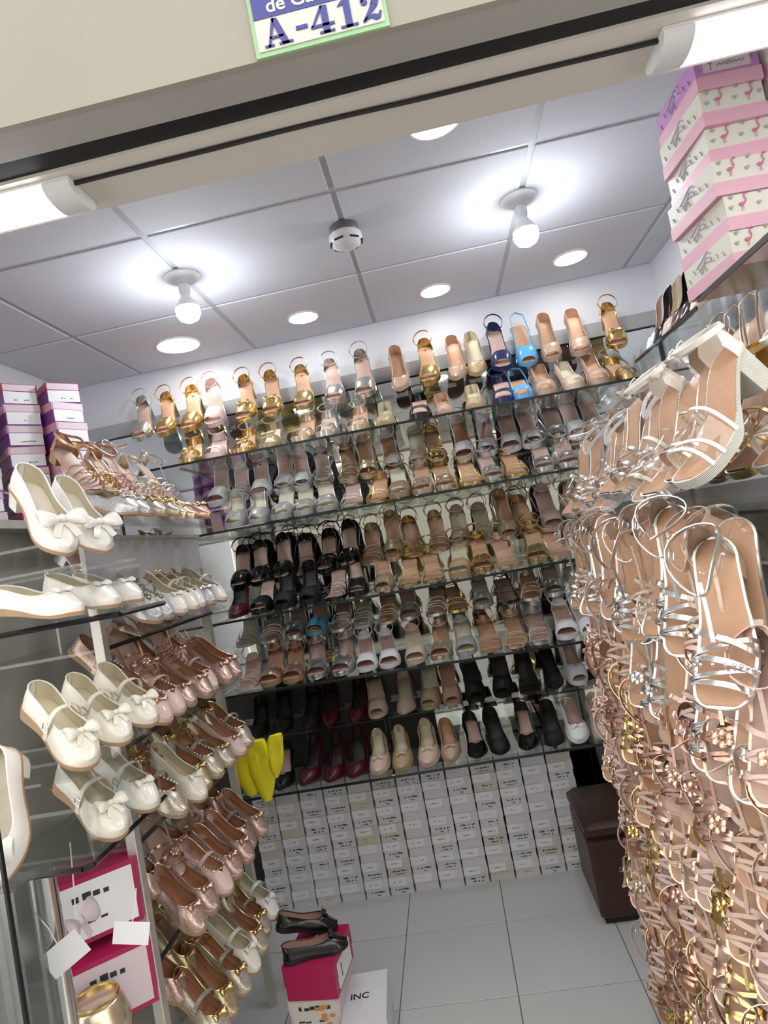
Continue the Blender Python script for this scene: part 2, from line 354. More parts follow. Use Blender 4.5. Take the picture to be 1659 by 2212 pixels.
# ------------------------------------------------------------------ shoes
# local frame: toe tip at the origin pointing +x, heel at x = -L, z = 0 is the ground under the forefoot
def sm(a, b, t):
    t = min(1, max(0, (t - a) / (b - a))); return t * t * (3 - 2 * t)
class Last:
    def __init__(s, L=.235, wb=.040, wa=.029, wh=.031, H=.085, P=0, toe='round', wedge=False, hh=.055, vh=.050, sole=.005):
        s.__dict__.update(locals()); del s.__dict__['s']
    def X(s, t): return -s.L * (1 - t)
    def W(s, t):
        if t < .14: w_ = s.wh * math.sqrt(max(0, 1 - ((.14 - t) / .14) ** 2))
        elif t < .36: w_ = s.wh + (s.wa - s.wh) * sm(.14, .36, t)
        elif t < .70: w_ = s.wa + (s.wb - s.wa) * sm(.36, .70, t)
        else:
            u = min(1, (t - .70) / .30); n, m_ = {'round': (2.2, 2), 'point': (1.5, 1.15), 'square': (5, 2.6), 'almond': (1.8, 1.5)}[s.toe]
            w_ = s.wb * max(0, 1 - u ** n) ** (1 / m_)
        return w_
    def CY(s, t): return .005 * math.sin(PI * t) - .004 * sm(.6, 1, t)
    def FB(s, t): return s.P + s.sole + s.H * (1 - sm(.10, .68, t)) + .006 * sm(.78, 1, t)
    def BT(s, t):
        if s.wedge or s.H < .02: return 0 if t < .8 else .006 * sm(.8, 1, t) * .7
        return s.H * (1 - sm(.10, .66, t)) * (1 if s.P == 0 else 1 - .0) + (0 if t > .6 else s.P * sm(.6, .45, t) if False else s.P * (1 - sm(.45, .62, t))) + .005 * sm(.8, 1, t)
    def HH(s, t):
        a = s.hh + (.040 - s.hh) * sm(.02, .4, t); a = a + (s.vh - .040) * sm(.4, .66, t)
        return a * (1 - .62 * sm(.70, 1.0, t) ** 1.3)
def ts(a, b, n): return [a + (b - a) * (1 - math.cos(PI * i / n)) / 2 for i in range(n + 1)]
def sole_mb(l, grow=.0015):
    mb = MB(); rings = []
    for t in ts(0, 1, 22):
        x = l.X(t) + (grow if t > .5 else -grow); w_ = max(.0008, l.W(t) + grow); c = l.CY(t)
        rings.append([(x, c - w_, l.FB(t)), (x, c + w_, l.FB(t)), (x, c + w_ * .98, l.BT(t)), (x, c - w_ * .98, l.BT(t))])
    return mb.loft(rings)
def insole_mb(l, k=.93, t0=.012, t1=.985):
    mb = MB(); rings = []
    for t in ts(t0, t1, 20):
        w_ = l.W(t) * k; c = l.CY(t); z = l.FB(t)
        rings.append([(l.X(t), c - w_, z), (l.X(t), c - w_ * .85, z + .0018), (l.X(t), c, z + .0012), (l.X(t), c + w_ * .85, z + .0018), (l.X(t), c + w_, z)])
    return mb.loft(rings, caps=False, closed=False)
def shell_mb(l, t0, t1, thm, n=20, m_=7, off=0, hs=1, ex=.62):
    mb = MB()
    for sd in (1, -1):
        rings = []
        for t in ts(t0, t1, n):
            w_ = max(0, l.W(t) - off); h = max(.002, l.HH(t) * hs - off); c = l.CY(t); M_ = thm(t); x = l.X(t)
            if t < .05: x += off
            if t > .97: x -= off
            rr = []
            for i in range(m_ + 1):
                th = M_ * i / m_
                rr.append((x, c + sd * w_ * max(0, math.cos(th)) ** ex, l.FB(t) - .002 + h * math.sin(th)))
            rings.append(rr)
        mb.loft(rings, caps=False, closed=False)
    return mb
def open_th(tv, base=48, back=.14):
    def f(t):
        if t >= tv: return PI / 2
        if t > tv - back: return R(base) + (PI / 2 - R(base)) * (1 - math.sqrt(max(0, 1 - ((t - tv + back) / back) ** 2)))
        return R(base) + R(6) * (1 - sm(0, .1, t))
    return f
def topline(l, tv, thm, r=.0014, ex=.62):
    pts = []
    T_ = ts(0, tv, 16)
    def pt(t, sd):
        th = thm(t); return (l.X(t), l.CY(t) + sd * l.W(t) * max(0, math.cos(th)) ** ex, l.FB(t) - .002 + l.HH(t) * math.sin(th))
    pts = [pt(t, 1) for t in reversed(T_)] + [pt(t, -1) for t in T_[1:]]
    return MB().tube(pts, r, 5)
def heel_mb(l, kind):
    top = []
    te = {'block': .24, 'thick': .17, 'thin': .13, 'flat': .22}[kind]
    T_ = ts(0, te, 6)
    pts = [(t, 1) for t in reversed(T_)] + [(t, -1) for t in T_[1:]]
    zt = lambda t: l.FB(t) - .003
    rings = []; n = 7
    xb = l.X(0); kb, px = {'block': (.92, 1.0), 'thick': (.50, 1.6), 'thin': (.24, 2.2), 'flat': (.96, 1)}[kind]
    for q in range(n + 1):
        s_ = q / n; k = kb + (1 - kb) * (1 - s_) ** px
        ring = []
        for t, sd in pts:
            x = l.X(t); ring.append((xb + (x - xb) * k + (.008 if kind == 'thin' else .003) * s_, l.CY(t) + sd * l.W(t) * k * .97, zt(t) * (1 - s_)))
        rings.append(ring)
    return MB().loft(rings)
def arc(l, t, h, skew=0, n=12, grow=.002, ex=.7):
    pts = []
    for i in range(n + 1):
        a = PI * i / n; c = math.cos(a); tt = t + skew * c
        y = (l.W(tt) + grow) * (abs(c) ** ex) * (1 if c > 0 else -1)
        pts.append((l.X(tt), l.CY(tt) + y, l.FB(tt) - .002 + h * math.sin(a) ** .8))
    return pts
def strap(l, t, h, wid, skew=0, th=.0018): return MB().ribbon(arc(l, t, h, skew), (1, 0, .25), wid, th)
def ankle_loop(l, z=.075, rx=.034, ry=.030, x=.10, drop=.018, wid=.006, n=22, lean=0, wob=0):
    X0 = l.X(x); pts = []
    for i in range(n):
        a = 2 * PI * i / n
        pts.append((X0 + rx * math.cos(a) + rx * .3 + lean * (1 + math.cos(a)), l.CY(.1) + ry * math.sin(a) + .004 * wob * math.sin(2 * a + wob), l.FB(.1) + z - drop * math.cos(a) + .004 * wob * math.cos(2 * a + 2 * wob)))
    return MB().ribbon(pts, (0.15, 0, 1), wid, .0018, closed=True)
def buckle_mb(l, z, rx, ry, x, s=.006):
    c = (l.X(x) + rx * .3, l.CY(.1) - ry - .001, l.FB(.1) + z); mb = MB()
    pts = [(c[0] + s * a, c[1] - .001, c[2] + s * b) for a, b in ((-1, -1), (0, -1.1), (1, -1), (1, 0), (1, 1), (0, 1.1), (-1, 1), (-1, 0))]
    return mb.tube(pts, .0012, 5, closed=True)
def bow_mb(c, s, tilt=.35, tails=True):
    mb = MB(); M_ = Matrix.Translation(c) @ Matrix.Rotation(tilt, 4, 'Y')
    def P_(x, y, z): return M_ @ Vector((x, y, z))
    for sd in (1, -1):
        rings = []
        for i in range(6):
            u = i / 5; rx = s * (.10 + .34 * math.sin(u * 1.9)); rz = s * (.07 + .16 * math.sin(u * 2.2)); y = sd * s * (.10 + .80 * u)
            if i == 5: rx *= .93; rz *= .5
            rings.append([P_(rx * math.cos(a) * (1 - .15 * u * math.sin(a)), y, s * .12 + rz * math.sin(a) + s * .12 * u) for a in [2 * PI * k / 10 for k in range(10)]])
        mb.loft(rings)
        if tails:
            mb.ribbon([P_(s * .05, sd * s * .05, s * .05), P_(s * .35, sd * s * .25, s * .02), P_(s * .75, sd * s * .42, -s * .10)], M_.to_3x3() @ Vector((.3 * sd, 1, 0)), s * .28, .0015)
    rings = []
    for i in range(5):
        a = PI * i / 4 - PI / 2; k = max(.15, math.cos(a)); rings.append([P_(s * .20 * k * math.cos(b), s * .16 * math.sin(a), s * .15 + s * .16 * k * math.sin(b)) for b in [2 * PI * j / 8 for j in range(8)]])
    mb.loft(rings); return mb

PROTO = {}
def part(kind, name, mb, role, label=None, merge=False, parent=None):
    PROTO.setdefault(kind, []).append((name, mb.mesh(kind + '_' + name, True, merge, 50), role, label, parent))
def base(kind, l, heel=None, insole=True):
    part(kind, 'sole', sole_mb(l), 'sole')
    if insole: part(kind, 'insole', insole_mb(l), 'insole')
    if heel: part(kind, 'heel', heel_mb(l, heel), 'heel')
# pump
l = Last(H=.070, toe='almond', hh=.058, vh=.048, wb=.038)
f = open_th(.74); base('pump', l, 'thin')
part('pump', 'upper', shell_mb(l, 0, 1, f), 'upper', merge=True); part('pump', 'lining', shell_mb(l, .004, .97, f, off=.0016), 'lining', merge=True)
part('pump', 'topline', topline(l, .74, f, .0011), 'upper')
# peep-toe platform pump
l = Last(H=.085, P=.016, toe='round', hh=.058, vh=.052, wb=.040)
f = open_th(.70); base('peep', l, 'thick')
part('peep', 'upper', shell_mb(l, 0, .935, f), 'upper', merge=True); part('peep', 'lining', shell_mb(l, .004, .925, f, off=.0018), 'lining', merge=True)
part('peep', 'topline', topline(l, .70, f, .0011), 'upper')
# slingback with peep toe
l = Last(H=.080, P=.012, toe='round', vh=.054, wb=.040)
base('sling', l, 'thick'); f = lambda t: PI / 2 if t > .70 else R(20) + (PI / 2 - R(20)) * sm(.5, .70, t)
part('sling', 'upper', shell_mb(l, .5, .935, f), 'upper', merge=True); part('sling', 'lining', shell_mb(l, .5, .925, f, off=.0018), 'lining', merge=True)
sp = [(l.X(.52), l.CY(.5) + l.W(.52), l.FB(.52) + .012), (l.X(.3), l.CY(.3) + l.W(.3), l.FB(.3) + .03), (l.X(.06), l.W(.08) * .9, l.FB(.05) + .052), (l.X(-.03), 0, l.FB(0) + .060), (l.X(.06), -l.W(.08) * .9, l.FB(.05) + .052), (l.X(.3), l.CY(.3) - l.W(.3), l.FB(.3) + .03), (l.X(.52), l.CY(.5) - l.W(.52), l.FB(.52) + .012)]
part('sling', 'sling_strap', MB().ribbon(sp, (.2, 0, 1), .007, .0018), 'upper')
# platform sandal with toe band, heel counter, ankle strap
def plat(kind, H, P, heel, bow=False, wide=True, toe='round'):
    l = Last(H=H, P=P, toe=toe, hh=.050, vh=.046, wb=.041)
    base(kind, l, heel)
    b0, b1 = (.63, .88) if wide else (.70, .84)
    part(kind, 'toe_band', shell_mb(l, b0, b1, lambda t: PI / 2, n=6, hs=.98), 'upper', merge=True)
    part(kind, 'band_lining', shell_mb(l, b0 + .004, b1 - .004, lambda t: PI / 2, n=6, off=.002, hs=.98), 'lining', merge=True)
    part(kind, 'heel_counter', shell_mb(l, 0, .20, lambda t: R(62) - R(25) * sm(.08, .2, t), n=8), 'upper', merge=True)
    part(kind, 'ankle_strap', ankle_loop(l, .053, .036, .036, .10, .024), 'upper')
    part(kind, 'buckle', buckle_mb(l, .053, .036, .036, .10), 'trim')
    if bow: part(kind, 'bow', bow_mb(Vector((l.X(.70), l.CY(.7), l.FB(.7) + .046)), .030, .3), 'upper')
    c = (l.X(.17), l.CY(.17), l.FB(.17) + .002)
    return c
ST = {}
ST['plat'] = plat('plat', .074, .018, 'thick'); ST['platbow'] = plat('platbow', .072, .014, 'thick', True); ST['platlow'] = plat('platlow', .055, .014, 'block')
# strappy heeled sandal
def strappy(kind, H, heel, P=.008):
    l = Last(H=H, P=P, toe='square', wb=.039, hh=.05)
    base(kind, l, heel)
    for t, h, sk in ((.86, .030, .02), (.78, .036, -.02), (.70, .042, .03), (.60, .05, -.04)): part(kind, 'strap', strap(l, t, h, .006, sk), 'upper')
    part(kind, 'heel_counter', shell_mb(l, 0, .16, lambda t: R(58) - R(25) * sm(.06, .16, t), n=7), 'upper', merge=True)
    part(kind, 'ankle_strap', ankle_loop(l, .056, .038, .037, .09, .027, .0045), 'upper'); part(kind, 'buckle', buckle_mb(l, .056, .038, .037, .09, .005), 'trim')
strappy('strappy', .070, 'thick'); strappy('strappylow', .045, 'block')
# flat sandal with square toe and many thin straps (right display)
def flat_sandal(kind, orn, H=.012, heel='flat', lean=0, seed=0):
    l = Last(L=.245, H=H, P=.004, toe='square', wb=.041, wa=.032, hh=.05)
    base(kind, l, heel)
    r_ = random.Random(seed)
    for t, h, sk, wd in ((.87, .030, .03, .008), (.82, .034, -.035, .006), (.76, .037, .05, .009), (.69, .040, -.06, .007), (.62, .044, .07, .008)):
        part(kind, 'strap', strap(l, t + r_.uniform(-.01, .01), h, wd, sk), 'upper')
    part(kind, 'strap', MB().ribbon([(l.X(.66), l.CY(.66), l.FB(.66) + .042), (l.X(.5), l.CY(.5), l.FB(.5) + .056), (l.X(.36), l.CY(.36), l.FB(.36) + .066)], (0, 1, 0), .006, .0018), 'upper')
    part(kind, 'heel_counter', shell_mb(l, 0, .14, lambda t: R(60) - R(25) * sm(.05, .14, t), n=7, hs=1.15), 'upper', merge=True)
    part(kind, 'ankle_strap', ankle_loop(l, .056, .046, .035, .12, -.012 + lean * .8, .0080, 24, lean, seed), 'upper'); part(kind, 'buckle', buckle_mb(l, .056, .046, .035, .12, .006), 'trim')
    if orn == 'flower':
        mb = MB()
        for k in range(6):
            a = 2 * PI * k / 6; mb.ball((l.X(.74) + .009 * math.cos(a), l.CY(.74) + .012 * math.sin(a), l.FB(.74) + .042), .007, .0075, .002, 6, 4)
        mb.ball((l.X(.74), l.CY(.74), l.FB(.74) + .044), .004, nu=6, nv=4); part(kind, 'ornament', mb, 'trim')
    if orn == 'stones':
        mb = MB()
        for k in range(13):
            p = arc(l, .785, .041, .0)[min(12, k)]; mb.ball(p, .0035, nu=6, nv=4)
        part(kind, 'ornament', mb, 'trim')
flat_sandal('flat_a', 'flower', seed=1); flat_sandal('flat_b', 'stones', .030, 'block', .010, 2); flat_sandal('flat_c', None, .045, 'block', -.006, 3)
# block-heeled square sandal with wide clear vamp (right display, top)
l = Last(L=.245, H=.055, P=.012, toe='square', wb=.042, wa=.033, hh=.05, vh=.05)
base('blockclear', l, 'block')
part('blockclear', 'clear_vamp', shell_mb(l, .58, .84, lambda t: PI / 2, n=7, hs=.95), 'vamp', merge=True)
for t, sk in ((.86, .02), (.80, -.02), (.56, .05)): part('blockclear', 'strap', strap(l, t, .05 if t < .6 else .043, .007, sk), 'upper')
part('blockclear', 'heel_counter', shell_mb(l, 0, .17, lambda t: R(64) - R(25) * sm(.08, .17, t), n=7, hs=1.1), 'upper', merge=True)
part('blockclear', 'ankle_strap', ankle_loop(l, .055, .042, .035, .11, -.014, .010), 'upper'); part('blockclear', 'buckle', buckle_mb(l, .055, .042, .035, .11, .008), 'trim')
# ballerina flat with bow
def flat(kind, strap_=False, bow=.022, toe='round', H=.010, pearls=False, tall=False, heel=None, L=.225):
    l = Last(L=L, H=H, toe=toe, hh=.050, vh=.046, wb=.039, sole=.006)
    f = open_th(.73, 52, .18); base(kind, l, heel)
    part(kind, 'upper', shell_mb(l, 0, 1, f), 'upper', merge=True); part(kind, 'lining', shell_mb(l, .004, .97, f, off=.0016), 'lining', merge=True)
    part(kind, 'piping', topline(l, .73, f, .0018), 'trim')
    if strap_:
        part(kind, 'strap', strap(l, .50, .062, .012, .0), 'upper')
        part(kind, 'buckle', MB().tube([(l.X(.5) + dx, l.CY(.5) - l.W(.5) - .003, l.FB(.5) + .024 + dz) for dx, dz in ((-.009, -.007), (.009, -.007), (.009, .007), (-.009, .007))], .0013, 5, closed=True), 'metal')
    if bow: part(kind, 'bow', bow_mb(Vector((l.X(.765), l.CY(.76), l.FB(.76) + .042)), bow, .25, tails=bow > .03), 'bow')
    if pearls:
        mb = MB()
        for k in range(15):
            t = .73 - .34 * abs(k - 7) / 7; th = f(t); sd = 1 if k > 7 else -1
            mb.ball((l.X(t) + .002, l.CY(t) + sd * l.W(t) * max(0, math.cos(th)) ** .62, l.FB(t) + l.HH(t) * math.sin(th)), .0034, nu=6, nv=4)
        part(kind, 'pearl_trim', mb, 'pearl')
flat('ballerina'); flat('ballerina_point', False, .022, 'almond'); flat('ballerina_pearl', True, 0, 'round', pearls=True)
flat('mary', True, .034, 'round', .016, heel='flat'); flat('mary_small', True, .024, 'round', .014, heel='flat'); flat('bow_pump', False, .048, 'almond', .035, heel='block', L=.235)
KN = {'pump': 'pump_shoe', 'peep': 'peep_toe_pump', 'sling': 'slingback_shoe', 'plat': 'platform_sandal', 'platbow': 'bow_sandal', 'platlow': 'platform_sandal', 'strappy': 'strappy_sandal', 'strappylow': 'strappy_sandal', 'flat_a': 'flat_sandal', 'flat_b': 'flat_sandal', 'flat_c': 'block_heel_sandal', 'blockclear': 'block_heel_sandal', 'ballerina': 'ballerina_flat', 'ballerina_point': 'ballerina_flat', 'ballerina_pearl': 'pearl_trimmed_flat', 'mary': 'mary_jane_shoe', 'mary_small': 'mary_jane_shoe', 'bow_pump': 'bow_pump'}
KW = {'pump': 'pump', 'peep': 'peep-toe pump', 'sling': 'slingback', 'plat': 'platform sandal', 'platbow': 'bow sandal', 'platlow': 'platform sandal', 'strappy': 'strappy sandal', 'strappylow': 'strappy sandal', 'flat_a': 'flower sandal', 'flat_b': 'rhinestone sandal', 'flat_c': 'strappy sandal', 'blockclear': 'clear-vamp sandal', 'ballerina': 'bow flat', 'ballerina_point': 'pointed bow flat', 'ballerina_pearl': 'pearl flat', 'mary': 'bow strap shoe', 'mary_small': 'strap shoe', 'bow_pump': 'large-bow pump'}
stk_me = MB().lathe([(.006, 0), (.006, .0006), (.001, .0008)], 10).mesh('sticker')
# palettes: role -> material; words are the colour in labels
def pal(word, upper, insole='insole_nude', sole=None, heel=None, lining=None, trim='gold', **k):
    d = dict(word=word, upper=upper, insole=insole, sole=sole or upper, heel=heel or upper, lining=lining or insole, trim=trim, pearl='pearl', bow=upper, vamp='clear_vinyl', metal='silver'); d.update(k); return d
PAL = {
 'gold': pal('gold', 'gold'), 'olive': pal('olive gold', 'olive_gold'), 'champ': pal('champagne', 'champagne'), 'silver': pal('silver', 'silver', 'insole_pink', trim='silver'),
 'rose': pal('rose gold', 'rose_gold', 'insole_nude', sole='sole_tan'), 'nude': pal('nude', 'nude', 'insole_nude'), 'pnude': pal('pale nude', 'pale_nude', 'insole_cream'), 'tan': pal('tan', 'tan', 'insole_cream'),
 'navy': pal('navy', 'navy', 'insole_pink', trim='silver'), 'blue': pal('light blue', 'light_blue', 'insole_nude'), 'white': pal('white', 'bright_white', 'insole_pink', trim='silver'),
 'black': pal('black', 'black', 'insole_pink', lining='insole_black', trim='silver'), 'blackb': pal('all-black', 'matte_black', 'insole_black', trim='silver'), 'burg': pal('burgundy', 'burgundy', 'insole_black', trim='silver'),
 'sglit': pal('silver glitter', 'silver_glitter', 'insole_cream', trim='silver'), 'gglit': pal('gold glitter', 'gold_glitter', 'insole_cream'), 'ppink': pal('pale pink', 'pale_pink', 'insole_pink'),
 'brownw': pal('white and brown', 'bright_white', 'insole_brown', trim='silver'), 'cream': pal('cream', 'pale_nude', 'insole_cream'),
 'silverc': pal('silver', 'silver', 'insole_nude', sole='silver', heel='silver', trim='silver'), 'whiteblk': pal('white', 'white', 'insole_nude', sole='sole_rib', heel='sole_rib', trim='silver'),
 'clear': pal('clear', 'clear_vinyl', 'insole_nude', sole='silver', heel='clear_block', trim='silver'),
 'rosec': pal('rose gold', 'rose_gold', 'insole_pink', sole='rose_gold', heel='sole_tan', trim='rose_gold'), 'nudes': pal('nude', 'pale_nude', 'insole_nude', sole='rose_gold', heel='sole_tan', trim='champagne'), 'pinkg': pal('blush', 'pale_pink', 'insole_pink', sole='rose_gold', heel='rose_gold', trim='rose_gold'), 'rosed': pal('copper', 'rose_gold', 'insole_brown', sole='sole_tan', heel='sole_tan', trim='gold'), 'golds': pal('gold', 'gold', 'insole_nude', sole='olive_gold', heel='gold'),
 'ivory': pal('ivory', 'ivory', 'insole_cream', sole='sole_tan', heel='ivory', trim='ivory', lining='insole_cream'), 'wht': pal('white', 'white', 'insole_white', sole='sole_tan', heel='white', trim='white', lining='insole_cream'),
 'wglit': pal('white glitter', 'white_glitter', 'insole_cream', sole='sole_tan', heel='white_glitter', trim='silver', bow='silver'), 'rglit': pal('rose glitter', 'rose_glitter', 'insole_brown', sole='sole_tan', heel='rose_glitter', trim='rose_gold', bow='rose_gold', lining='insole_nude'),
 'cglit': pal('cream glitter', 'cream_glitter', 'insole_brown', sole='sole_tan', heel='cream_glitter', trim='gold', bow='gold', lining='insole_nude'), 'gglf': pal('gold glitter', 'gold_glitter', 'insole_brown', sole='sole_tan', heel='gold', trim='gold', bow='gold', lining='insole_nude'),
 'pinkf': pal('blush', 'pale_pink', 'insole_nude', sole='sole_tan', heel='pale_pink', trim='rose_gold', bow='rose_gold'), 'patent': pal('black patent', 'black', 'insole_pink', sole='sole_black', trim='black', lining='insole_pink', bow='matte_black'),
}
def shoe(kind, p, toe, yaw, pitch, label, group=None, s=1, roll=0, sticker=False):
    P_ = PAL[p]; e = thing(KN[kind], label, 'shoe', toe, (roll, pitch, yaw), group, s); made = {}
    for name, me, role, lab, par in PROTO[kind]:
        o = obj(name, me, P_[role], e)
    if sticker and kind in ST: obj('sticker', stk_me, 'red_sticker', e, ST[kind], (0, 0, 0))
    return e

def visible(x, y, z, pad=90):
    v = Vector((x, y, z - 1.56)); d = v.dot(fw)
    if d < .05: return False
    u = 829.5 + FPX * v.dot(r2) / d; q = 1106 + FPX * v.dot(d2) / d
    return -pad < u < 1659 + pad and -pad < q < 2212 + pad

# ------------------------------------------------------------------ shoes on the back shelves
def lin(a, b, n): return [a + (b - a) * i / (n - 1) for i in range(n)]
ROWS = [
 (1, 1, [-1.343, -1.223, -1.089, -.966, -.824, -.679, -.531, -.373, -.23, -.06, .07, .206, .298, .424, .546, .652, .785, .95],
  'plat:silver plat:gold plat:gold plat:ppink platbow:gold platbow:gold plat:olive plat:silver plat:silver pump:nude plat:gold pump:nude pump:tan plat:navy sling:blue peep:nude peep:nude platbow:gold'),
 (1, 0, [-1.064, -.942, -.809, -.688, -.546, -.424, -.282, -.154, .004, .11, .237, .368, .46, .559, .682, .793, .912],
  'platbow:gold plat:ppink platbow:gold platbow:gglit plat:champ plat:silver plat:champ pump:tan plat:black pump:nude pump:tan plat:navy sling:blue peep:nude peep:pnude peep:nude plat:gold'),
 (2, 1, [-1.025, -.913, -.812, -.7, -.6, -.495, -.386, -.275, -.166, -.046, .055, .166, .275, .383, .49, .6, .694, .781],
  'plat:white strappy:white plat:white plat:white plat:white strappy:silver strappy:champ plat:champ plat:brownw plat:cream platbow:gold plat:brownw plat:white plat:white plat:white plat:silver plat:white plat:white'),
 (2, 0, lin(-.9, .7, 16), 'peep:sglit peep:sglit plat:sglit plat:sglit plat:sglit strappy:silver strappy:gold plat:gglit plat:champ plat:champ strappy:gold plat:silver strappy:gold plat:silver plat:silver plat:silver'),
 (3, 1, lin(-.99, .62, 16), 'plat:black plat:black plat:black strappy:black plat:black plat:black strappy:champ plat:champ strappy:gold strappy:champ plat:pnude strappy:pnude peep:champ strappy:gold plat:ppink plat:champ'),
 (3, 0, lin(-.97, .60, 15), 'pump:burg plat:black peep:blackb peep:blackb strappy:black peep:black sling:champ strappy:olive strappy:olive plat:tan plat:gold strappy:champ plat:olive strappy:champ sling:champ'),
 (4, 1, lin(-1.0, .68, 16), 'strappylow:sglit strappylow:silver platlow:silver platlow:blue strappylow:silver strappylow:sglit strappylow:champ platlow:silver strappylow:silver strappylow:gold platlow:sglit strappylow:black strappylow:champ platlow:silver strappylow:silver strappylow:sglit'),
 (4, 0, lin(-.98, .66, 16), 'strappylow:ppink platlow:rose platlow:rose platlow:silver platlow:silver platlow:white platlow:white platlow:cream platlow:champ platlow:sglit strappylow:rose strappylow:champ strappylow:silver platlow:white platlow:white strappylow:silver'),
 (5, 1, lin(-1.02, .60, 15), 'pump:blackb pump:blackb pump:blackb pump:burg pump:burg sling:pnude pump:pnude sling:tan sling:nude sling:blackb sling:blackb strappy:blackb pump:blackb peep:white peep:white'),
 (5, 0, lin(-1.0, .62, 16), 'pump:black pump:black pump:burg pump:burg pump:burg ballerina:pnude ballerina:tan ballerina:pnude ballerina_point:nude pump:black pump:blackb pump:black pump:blackb ballerina:white ballerina:cream ballerina:cream'),
]
for sh, up, xs, spec in ROWS:
    spec = spec.split(); assert len(spec) == len(xs), (sh, up, len(spec), len(xs))
    for i, (x, sp_) in enumerate(zip(xs, spec)):
        k, p = sp_.split(':'); x += rnd.uniform(-.006, .006)
        z = SH[sh] - (0 if sh in (3, 5) else .014 * x) + .001
        yaw = R(-90 + rnd.uniform(-7, 7))
        if up:
            toe = (x, 2.925, z + RZ[sh]); pitch = R({1: 38, 2: 28, 3: 25, 4: 14, 5: 14}[sh] + rnd.uniform(-5, 5))
        else:
            toe = (x, 2.735 + rnd.uniform(0, .015), z); pitch = R({5: 6, 2: 9, 3: 9, 4: 9}.get(sh, 5) + rnd.uniform(0, 3))
            if sh == 5 and k.startswith('ball'): pitch = R(26)
        lab = f"{PAL[p]['word']} {KW[k]}, {ORD[i + 1]} from left, {'raised' if up else 'front'} row, {SN[sh]} back shelf"
        shoe(k, p, toe, yaw, pitch, lab, f"shoes on the {SN[sh]} back shelf", s=rnd.uniform(.99, 1.06), sticker=rnd.random() < .3).scale.y *= 1.15

# ------------------------------------------------------------------ white shoe boxes under the back shelves
def scrib(mb, x0, x1, z0, h, n, r_, y=-.0006, y2=.0004):
    dx = (x1 - x0) / n
    for i in range(n):
        if r_.random() < .25: continue
        a = x0 + i * dx; b = a + dx * r_.uniform(.4, .9); zz = z0 + r_.uniform(-.0012, .0012); hh = h * r_.uniform(.6, 1.3)
        mb.box(a, b, y - .0004, y2, zz, zz + hh)
BW, BH, BD = .1085, .0785, .235
body_me = MB().box(-BW / 2 + .002, BW / 2 - .002, .005, BD, 0, BH - .003).mesh('box_body')
lid_me = MB().box(-BW / 2, BW / 2, 0, BD + .002, BH * .50, BH).mesh('lid')
lab_me = []; wr_me = []
for v in range(6):
    r_ = random.Random(50 + v); mb = MB(); x1 = BW * r_.uniform(.16, .26)
    pts = [(-BW / 2 + .002, BH * .99), (x1, BH * .99), (x1, BH * .57), (x1 - .01, BH * .545), (-BW / 2 + .012, BH * .535), (-BW / 2 + .004, BH * .58)]
    mb.loft([[(x, -.0012, z) for x, z in pts], [(x, .0002, z) for x, z in pts]]); lab_me.append(mb.mesh('label'))
    mb = MB(); scrib(mb, -.032, .008, BH * .74, .0035, 7, r_, -.0015); wr_me.append((mb.mesh('print'), 'ink_grey'))
    mb = MB(); scrib(mb, -.03, .035, BH * .26, .0055, 9, r_, .0044, .0054); scrib(mb, -.02, .03, BH * .10, .004, 6, r_, .0044, .0054); wr_me.append((mb.mesh('handwriting'), 'ink'))
def white_box(x, y, z, lab, r_):
    t = thing('shoe_box', lab, 'box', (x, y, z), (0, 0, r_.uniform(-.025, .025)), 'white shoe boxes below the back shelves')
    c = 'box_cream' if r_.random() < .14 else 'box_white'
    obj('box_body', body_me, c, t); ld = obj('lid', lid_me, c, t); v = r_.randrange(6)
    obj('label', lab_me[v], 'box_label', ld); obj('print', wr_me[2 * v][0], 'ink_grey', ld)
    if r_.random() < .62: obj('handwriting', wr_me[2 * v + 1][0], 'ink' if r_.random() < .9 else 'ink_yellow', t)
rb = random.Random(3)
for c_ in range(13):
    x = -1.038 + c_ * .1128
    for q in range(7):
        white_box(x + rb.uniform(-.001, .001), 2.885 + rb.uniform(0, .008), .0005 + q * (BH + .0004), f'white shoebox, {ORD[q + 1]} from the floor in the {ORD[c_ + 1]} column from left', rb)
for q in range(3, 7): white_box(.62, 2.885, .0005 + q * (BH + .0004), f'white shoebox behind the brown ottoman, {ORD[7 - q]} from the top', rb)
obj_ = thing('box_plinth', 'dark plinth carrying white shoeboxes behind the brown ottoman', 'plinth', (.62, 2.99, 0))
obj('body', MB().box(-.06, .06, -.105, .13, 0, 3 * (BH + .0004)), 'dark_panel', obj_)

# ottoman
t = thing('ottoman', 'dark brown leather cube ottoman beside the white shoeboxes', 'ottoman', (.50, 2.672, 0))
obj('body', MB().box(-.183, .183, -.183, .183, .012, .315, .014), 'brown_leather', t, smooth=True)
obj('seat_cushion', MB().box(-.186, .186, -.186, .186, .315, .372, .016), 'brown_leather', t, smooth=True)
obj('base', MB().box(-.17, .17, -.17, .17, 0, .013), 'black_edge', t)

